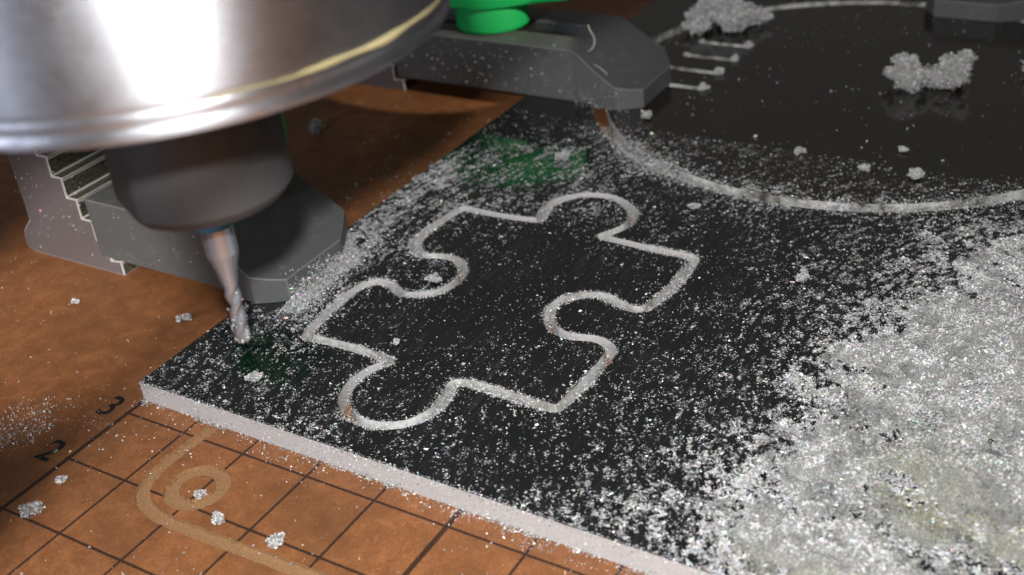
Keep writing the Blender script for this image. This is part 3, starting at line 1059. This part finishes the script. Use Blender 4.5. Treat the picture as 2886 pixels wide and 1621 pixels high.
# loose tufts standing up out of the drift
nt_ = 220
tx, ty = scatter(nt_, 70, 116, 34, 112)
kk = (cover(tx, ty) > 0.62) & (np.hypot(tx - DC[0], ty - DC[1]) > DR + 2.5)
tx, ty = tx[kk], ty[kk]
trd = np.exp(rng.normal(math.log(0.60), 0.55, len(tx)))
cnt = (110 * trd ** 2).astype(int) + 30
ti = np.repeat(np.arange(len(tx)), cnt)
ox, oy = tx[ti] + rng.normal(0, 0.55, len(ti)) * trd[ti], ty[ti] + rng.normal(0, 0.55, len(ti)) * trd[ti]
q2 = ((ox - tx[ti]) ** 2 + (oy - ty[ti]) ** 2) / trd[ti] ** 2
oz = np.maximum(heap_h(ox, oy), 0) + 0.9 * trd[ti] * np.exp(-q2 / 0.5) * (0.5 + 0.5 * rng.random(len(ti)))
tsz = np.clip(np.exp(rng.normal(math.log(0.18), 0.4, len(ox))), 0.08, 0.5)
tag(flakes('heap_tufts', np.c_[ox, oy, TH + oz], tsz, glint=0.12, parent=heap, bright=(0.55, 0.95)), kind='stuff')
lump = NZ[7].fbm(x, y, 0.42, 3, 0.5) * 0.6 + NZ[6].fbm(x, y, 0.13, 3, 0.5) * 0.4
lump = np.clip(0.62 + (lump - 0.40) * 4.6, 0.40, 1.25)[:, None]  # relief shading painted into the tint: lumps lighter, hollows darker
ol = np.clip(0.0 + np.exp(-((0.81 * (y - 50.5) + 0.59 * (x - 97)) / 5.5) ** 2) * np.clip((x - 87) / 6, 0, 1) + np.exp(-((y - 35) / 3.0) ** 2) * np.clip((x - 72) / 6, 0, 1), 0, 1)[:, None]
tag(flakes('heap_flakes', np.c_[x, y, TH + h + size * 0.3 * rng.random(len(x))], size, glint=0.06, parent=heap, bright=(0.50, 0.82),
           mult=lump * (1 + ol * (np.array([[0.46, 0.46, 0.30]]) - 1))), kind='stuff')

# ------------------------------------------------------------------ chips on the bed, the front edge and the clamps
x, y = scatter(60000, -75, 80, 3, 34)
m = NZ[2].fbm(x, y, 0.5, 4, 0.65)
den = 0.010 + 0.09 * np.exp(-((y - 26 - 0.02 * x) / 4.0) ** 2) * np.exp(-((x + 6) / 16) ** 2) + 2.2 * np.exp(-((x + 11.0) ** 2 / 8 + (y - 21.5) ** 2 / 10)) \
    + 0.12 * np.exp(-((y - 32.6) / 1.2) ** 2) * (x > -1) + 0.5 * np.exp(-((x - 27) ** 2 / 12 + (y - 31.6) ** 2 / 2.0)) + 0.35 * np.exp(-((x - 58) ** 2 / 120 + (y - 31.8) ** 2 / 1.5))
k = rng.random(len(x)) < den * np.clip((m - 0.3) * 5, 0.1, 2.2) * 1.6
x, y = x[k], y[k]
x2, y2 = scatter(60000, -90, 0, 33, 175)
m = NZ[3].fbm(x2, y2, 0.25, 4, 0.65)
den2 = 0.03 + 0.62 * np.exp(-((x2 + 14) ** 2 / 120 + (y2 - 96) ** 2 / 260)) + 0.02 * (y2 > 120)
k2 = (rng.random(len(x2)) < den2 * np.clip((m - 0.3) * 4, 0.1, 2)) & ~((y2 > 54) & (y2 < 77)) & ~((y2 > 133) & (y2 < 157))
x, y = np.r_[x, x2[k2]], np.r_[y, y2[k2]]
size = np.clip(np.exp(rng.normal(math.log(0.17), 0.45, len(x))), 0.07, 0.6)
print('bed flakes', len(x))
tag(flakes('bed_dust', np.c_[x, y, 0.03 + size * 0.4 * rng.random(len(x))], size, glint=0.15), 'sparse white chips scattered over the brown bed', 'chips', kind='stuff')

# fringe of chips along the foot and the top rim of the front edge
n = 9000
x = rng.random(n) * 112
m = NZ[4].fbm(x, x * 0, 0.35, 4, 0.6)
up2 = rng.random(n) < 0.55
k = rng.random(n) < np.where(up2, 0.9, np.clip((m - 0.35) * 3.5, 0.05, 1))
x, up2 = x[k], up2[k]
yy = 33 - np.abs(rng.normal(0, 0.22, len(x)))
z = np.where(up2, TH + 0.1 - np.abs(rng.normal(0, 0.25, len(x))), np.abs(rng.normal(0, 0.35, len(x))))
fc = rng.random(len(x)) < 0.22
z = np.where(fc, TH * rng.random(len(x)), z)
yy = np.where(fc, 32.95, np.where(up2, yy + 0.25, yy - 0.2))
size = np.clip(np.exp(rng.normal(math.log(0.16), 0.4, len(x))), 0.08, 0.45)
tag(flakes('edge_dust', np.c_[x, yy, z], size, glint=0.15), 'fringe of white chips along the front edge of the sheet', 'chips', kind='stuff')

# on the clamps: near side faces, tops and noses
P = []
def put(n_, fn):
    for _ in range(n_): P.append(fn())
R_ = random.random
put(380, lambda: (-30 + 40 * R_(), 134.9 - .12 * R_(), 3.5 + 9 * R_()))
put(110, lambda: (-30 + 42 * R_(), 135.5 + 18 * R_(), 13.1))
put(300, lambda: (10 + 12 * R_(), 133.4 + .5 * R_(), 3 + 5 * R_() ** 2))
put(70, lambda: (-26 + 26 * R_(), 55.5, 3.5 + 9 * R_()))
put(60, lambda: (-30 + 22 * R_(), 56 + 18 * R_(), 13.1))
put(260, lambda: (-49 + 20 * R_(), 55.8, 1 + 17 * R_()))
# a step-block tread
for k_ in range(8):
    put(16, lambda: (-30.4 - 2.05 * k_ - 1.5 * R_(), 56.5 + 16 * R_(), 2.5 + 3.33 * k_ + 0.1))
P = np.array(P)
P = P[~((P[:, 0] > -8.2) & (P[:, 2] > 13) & (P[:, 1] < 80))]
size = np.clip(np.exp(rng.normal(math.log(0.15), 0.5, len(P))), 0.06, 0.7)
tag(flakes('clamp_dust', P, size, glint=0.3), 'loose chips clinging to the clamp bars and step block', 'chips', kind='stuff')
# swarm of chips heaped against and over the nose of the near clamp
n = 2600
x = 6.2 + np.abs(rng.normal(0, 1.8, n))
y = 66 + rng.normal(0, 5.5, n)
n2 = 3200
x = np.r_[x, 7.6 + rng.normal(0, 1.5, n2)]
y = np.r_[y, 57.3 + rng.normal(0, 2.0, n2)]


def nose_z(x, y):
    lx = x - 1.6
    zt = np.where(lx < -9.3, 13.0, np.where(lx < 0, 13.0 - 5.6 * (lx + 9.3) / 9.3, np.where(lx < 4.4, 7.4 - 0.8 * lx / 4.4, 3.0)))
    inside = (y > 55.6 - 0.3) & (y < 76.2) & (lx < 4.4 - np.clip((y - 69) / 7, 0, 1) * 4.4)
    return np.where(inside, zt, 3.0)


k = (x > 6.15) | ((y > 57) & (y < 75) & (x > 3.0) & (rng.random(len(x)) < 0.04))
x, y = x[k], y[k]
z = nose_z(x, y) + 0.06 + 1.1 * np.exp(-((x - 7.3) ** 2 + (y - 57.5) ** 2) / 5) * rng.random(len(x))
size = np.clip(np.exp(rng.normal(math.log(0.17), 0.45, len(x))), 0.07, 0.6)
# chips banked against the front face of the nose
nf = 5200
u_ = rng.random(nf)
fx_ = np.where(u_ < 0.62, 6.15, 6.0 - (u_ - 0.62) / 0.38 * 4.6)
fy_ = np.where(u_ < 0.62, 56.6 + u_ / 0.62 * 12.6, 69.2 + (u_ - 0.62) / 0.38 * 6.4)
dz_ = rng.random(nf)
out_ = np.abs(rng.normal(0, 0.9, nf))
hgt = np.clip(3.9 * np.exp(-((fy_ - 59) / 7.0) ** 2) + 1.9, 0, 3.7) * (0.55 + 0.6 * NZ[2].fbm(fx_ * 2, fy_ * 2, 0.8, 3))
x, y = np.r_[x, fx_ + out_ + 0.1], np.r_[y, fy_ + 0.2 * out_]
z = np.r_[z, 3.0 + hgt * dz_ * np.exp(-out_ / 1.1) + 0.05]
size = np.r_[size, np.clip(np.exp(rng.normal(math.log(0.17), 0.45, nf)), 0.07, 0.5)]
tag(flakes('nose_dust', np.c_[x, y, z], size, glint=0.18), 'chips piled on the nose of the near clamp bar', 'chips', kind='stuff')

# a thin curl of swarf standing on the far clamp, another on the disc side
def curl(loc, pts, label, rad=0.16):
    cu = bpy.data.curves.new('swarf_curl', 'CURVE')
    cu.dimensions = '3D'
    cu.bevel_depth = rad * S
    cu.bevel_resolution = 2
    sp_ = cu.splines.new('NURBS')
    sp_.points.add(len(pts) - 1)
    for i, p in enumerate(pts):
        sp_.points[i].co = (p[0] * S, p[1] * S, p[2] * S, 1)
        sp_.points[i].radius = 0.5 + 0.8 * math.sin(math.pi * (i + .5) / len(pts))
    sp_.use_endpoint_u = True
    m_ = mat_plastic('swarf_white', (0.42, 0.41, 0.40), 0.5)
    cu.materials.append(m_)
    tmp = bpy.data.objects.new('tmp', cu)
    C.objects.link(tmp)
    me_ = bpy.data.meshes.new_from_object(tmp.evaluated_get(bpy.context.evaluated_depsgraph_get()))
    bpy.data.objects.remove(tmp)
    return tag(link('swarf_curl', me_, None, loc), label, 'swarf curl')


curl((12.6, 137.2, 12.3), [(0, 0, 0), (1.0, -.3, .5), (1.6, .2, 1.8), (1.1, .6, 3.0), (0.1, .8, 3.9), (-.3, 1.2, 4.6)], 'thin white curl of swarf standing on the nose of the slotted clamp', 0.13)
curl((14.6, 135.6, 10.6), [(0, 0, 0), (1.0, -.5, .1), (2.2, -.8, -.5), (3.2, -1.1, -1.2)], 'short straight sliver of swarf on the slotted clamp beside the curl', 0.09)

# ------------------------------------------------------------------ loose clumps one can point at
ico = bmesh.new()
bmesh.ops.create_icosphere(ico, subdivisions=3, radius=1.0)
ICOV = np.array([v.co[:] for v in ico.verts])
ICOF = [tuple(v.index for v in f.verts) for f in ico.faces]
ico.free()


def clump(loc, lobes, label, dens=1.0, fs_=0.2):
    """lobes: list of (dx, dy, dz, rx, ry, rz)"""
    P, sz = [], []
    root = None
    vs, fs, base = [], [], 0
    extra = []
    for (dx, dy, dz, rx, ry, rz) in lobes:
        for _ in range(7 if rx > 1.2 else 3):
            d_ = np.array([random.gauss(0, 1), random.gauss(0, 1), abs(random.gauss(0, .8)) - 0.1])
            d_ /= np.linalg.norm(d_)
            k_ = random.uniform(0.25, 0.45)
            extra.append((dx + d_[0] * rx * .85, dy + d_[1] * ry * .85, max(dz + d_[2] * rz * .85, rz * k_ * .5), rx * k_, ry * k_ * 1.2, rz * k_))
    for (dx, dy, dz, rx, ry, rz) in list(lobes) + extra:
        q = ICOV * np.array([rx, ry, rz])
        nn = 0.78 + 0.5 * (NZ[7].fbm(ICOV[:, 0] * 2 + dx * 3 + loc[0], ICOV[:, 1] * 2 + ICOV[:, 2] * 1.7 + dy, 1.3, 3) - 0.5) * 2
        q = q * nn[:, None] * 0.86 + np.array([dx, dy, dz])
        vs.extend(q.tolist())
        fs.extend([tuple(i + base for i in f) for f in ICOF])
        base += len(ICOV)
        a = rx * ry + ry * rz + rx * rz
        n_ = int(a * 55 * dens) + 30
        d = rng.normal(size=(n_, 3))
        d /= np.linalg.norm(d, axis=1)[:, None]
        g = 0.78 + 0.5 * (NZ[7].fbm(d[:, 0] * 2 + dx * 3 + loc[0], d[:, 1] * 2 + d[:, 2] * 1.7 + dy, 1.3, 3) - 0.5) * 2
        pp = d * np.array([rx, ry, rz]) * (g * (0.84 + 0.30 * rng.random(n_) ** 2))[:, None] + np.array([dx, dy, dz])
        P.append(pp)
    P = np.vstack(P)
    P[:, 2] = np.maximum(P[:, 2], 0.04)
    for v in vs: v[2] = max(v[2], 0.01)
    me = mesh('chip_clump', vs, fs, [HEAP], smooth=True)
    o = tag(link('chip_clump', me, None, loc), label, 'chip clump', 'loose clumps of white plastic chips')
    f_ = flakes('flake', P, np.clip(np.exp(rng.normal(math.log(fs_), 0.4, len(P))), 0.08, 0.7), glint=0.14, parent=o, bright=(0.72, 0.98))
    tag(f_, kind='stuff')
    return o


T0 = TH + 0.0
clump((21.6, 181.2, T0), [(-4.6, -2, 2.4, 2.9, 2.8, 3.0), (-4.2, -5.0, 1.6, 2.6, 2.4, 2.0), (-1.6, 1.6, 3.6, 3.1, 3.0, 3.9), (2, 0.6, 3.0, 3.4, 3.0, 3.3), (5, 2.6, 2.2, 3.0, 2.2, 2.3), (2.6, -2.6, 1.8, 3.2, 2.2, 2.2), (7.6, 4.0, 1.6, 1.6, 1.2, 1.3)],
      'big fluffy white chip clump above the four slots of the disc', 0.9, 0.26)
clump((68.8, 161.6, T0), [(-3.2, -1.8, 2.2, 3.9, 2.6, 2.9), (1.6, 0.3, 2.0, 4.0, 2.4, 2.7), (4.0, 2.0, 3.9, 3.2, 1.9, 1.7), (-4.2, -1.2, 4.4, 2.4, 1.6, 1.8), (5.6, 3.0, 5.3, 1.6, 1.1, 1.3), (4.6, 2.2, 1.4, 2.2, 1.2, 1.3)],
      'bow-shaped white chip clump resting on the disc at the right', 1.1, 0.22)
clump((85.5, 172.5, T0), [(0, 0, 1.7, 3.4, 2.4, 2.3), (2.2, 1, 2.4, 2.2, 2, 1.8)], 'white chip clump cut off by the right edge of the photo', 1.0, 0.22)
small = [
    (68.0, 124.6, T0, 0.95, 'small round chip crumb on the disc just above its near rim'),
    (76.4, 124.6, T0, 1.35, 'rough chip crumb with stray threads right of the round crumb on the disc'),
    (56.5, 127.0, T0, 0.9, 'broken little chip crumb on the disc left of the round crumb'),
    (71.8, 133.4, T0, 0.7, 'tiny bright chip crumb highest of those near the disc rim'),
    (20.2, 111.5, T0, 1.4, 'flat chip cluster on the sheet between the far clamp and the puzzle knob'),
    (-1.0, 99.0, T0 - 3, 1.6, 'chip cluster at the sheet edge where the dark board begins'),
    (22.6, 68.9, T0, 1.0, 'upright chip lump inside the left notch of the puzzle'),
    (70.5, 89.0, T0, 1.25, 'thin pale chip scrap standing at the edge of the thick drift'),
    (48.2, 102.8, T0, 0.9, 'small chip lump right of the puzzle knob below the round cut'),
    (26.8, 53.8, T0, 0.6, 'little chip crumb in the lower left of the puzzle piece'),
    (14.2, 39.5, T0, 1.1, 'loose chip cluster on the sheet below the puzzle left corner'),
    (4.2, 10.8, 0.0, 1.25, 'white chip clump on the grid nearest the lower left corner'),
    (26.2, 19.6, 0.0, 0.95, 'white chip crumb on the grid right of the tan ring'),
    (34.6, 19.2, 0.0, 1.2, 'white chip clump on the grid beside the thick black line'),
    (3.2, 16.3, 0.0, 0.7, 'small chip crumb on the black axis line beside number two'),
    (20.6, 21.6, 0.0, 0.7, 'chip crumb lying inside the tan ring groove'),
    (-9.2, 49.8, 0.0, 0.95, 'oval chip crumb on the board left of the milling bit'),
    (-29.0, 38.6 + 8.0, 0.0, 0.65, 'small chip crumb on the board in front of the step block'),
    (-33.5, 112.0, 0.0, 2.0, 'long pale chip scrap on the dark board right of the nut'),
    (26.2, 132.0, T0, 1.2, 'bright chip lump on the sheet at the far clamp nose'),
]
for (x, y, z, r, lab) in small:
    nl = 4
    lobes = [(random.uniform(-.6, .6) * r, random.uniform(-.6, .6) * r, r * (0.45 + 0.35 * random.random()), r * random.uniform(.45, .8), r * random.uniform(.4, .7), r * random.uniform(.4, .7)) for _ in range(nl)]
    clump((x, y, z), lobes, lab, 1.5, 0.15)
for i, (x, y) in enumerate(slots):
    names = ['bright chip tuft at the right end of the topmost slot in the disc', 'bright chip tuft at the right end of the second slot from the top', 'bright chip tuft at the right end of the third slot from the top', 'bright chip tuft at the right end of the lowest slot']
    clump((x + 5.0, y, T0 - 0.6), [(0, 0, .7, .8, 1.0, 1.0), (.5, .1, .9, .7, .7, .8), (-10.1, 0.0, .6, .5, .6, .6)], names[i], 1.6, 0.2)
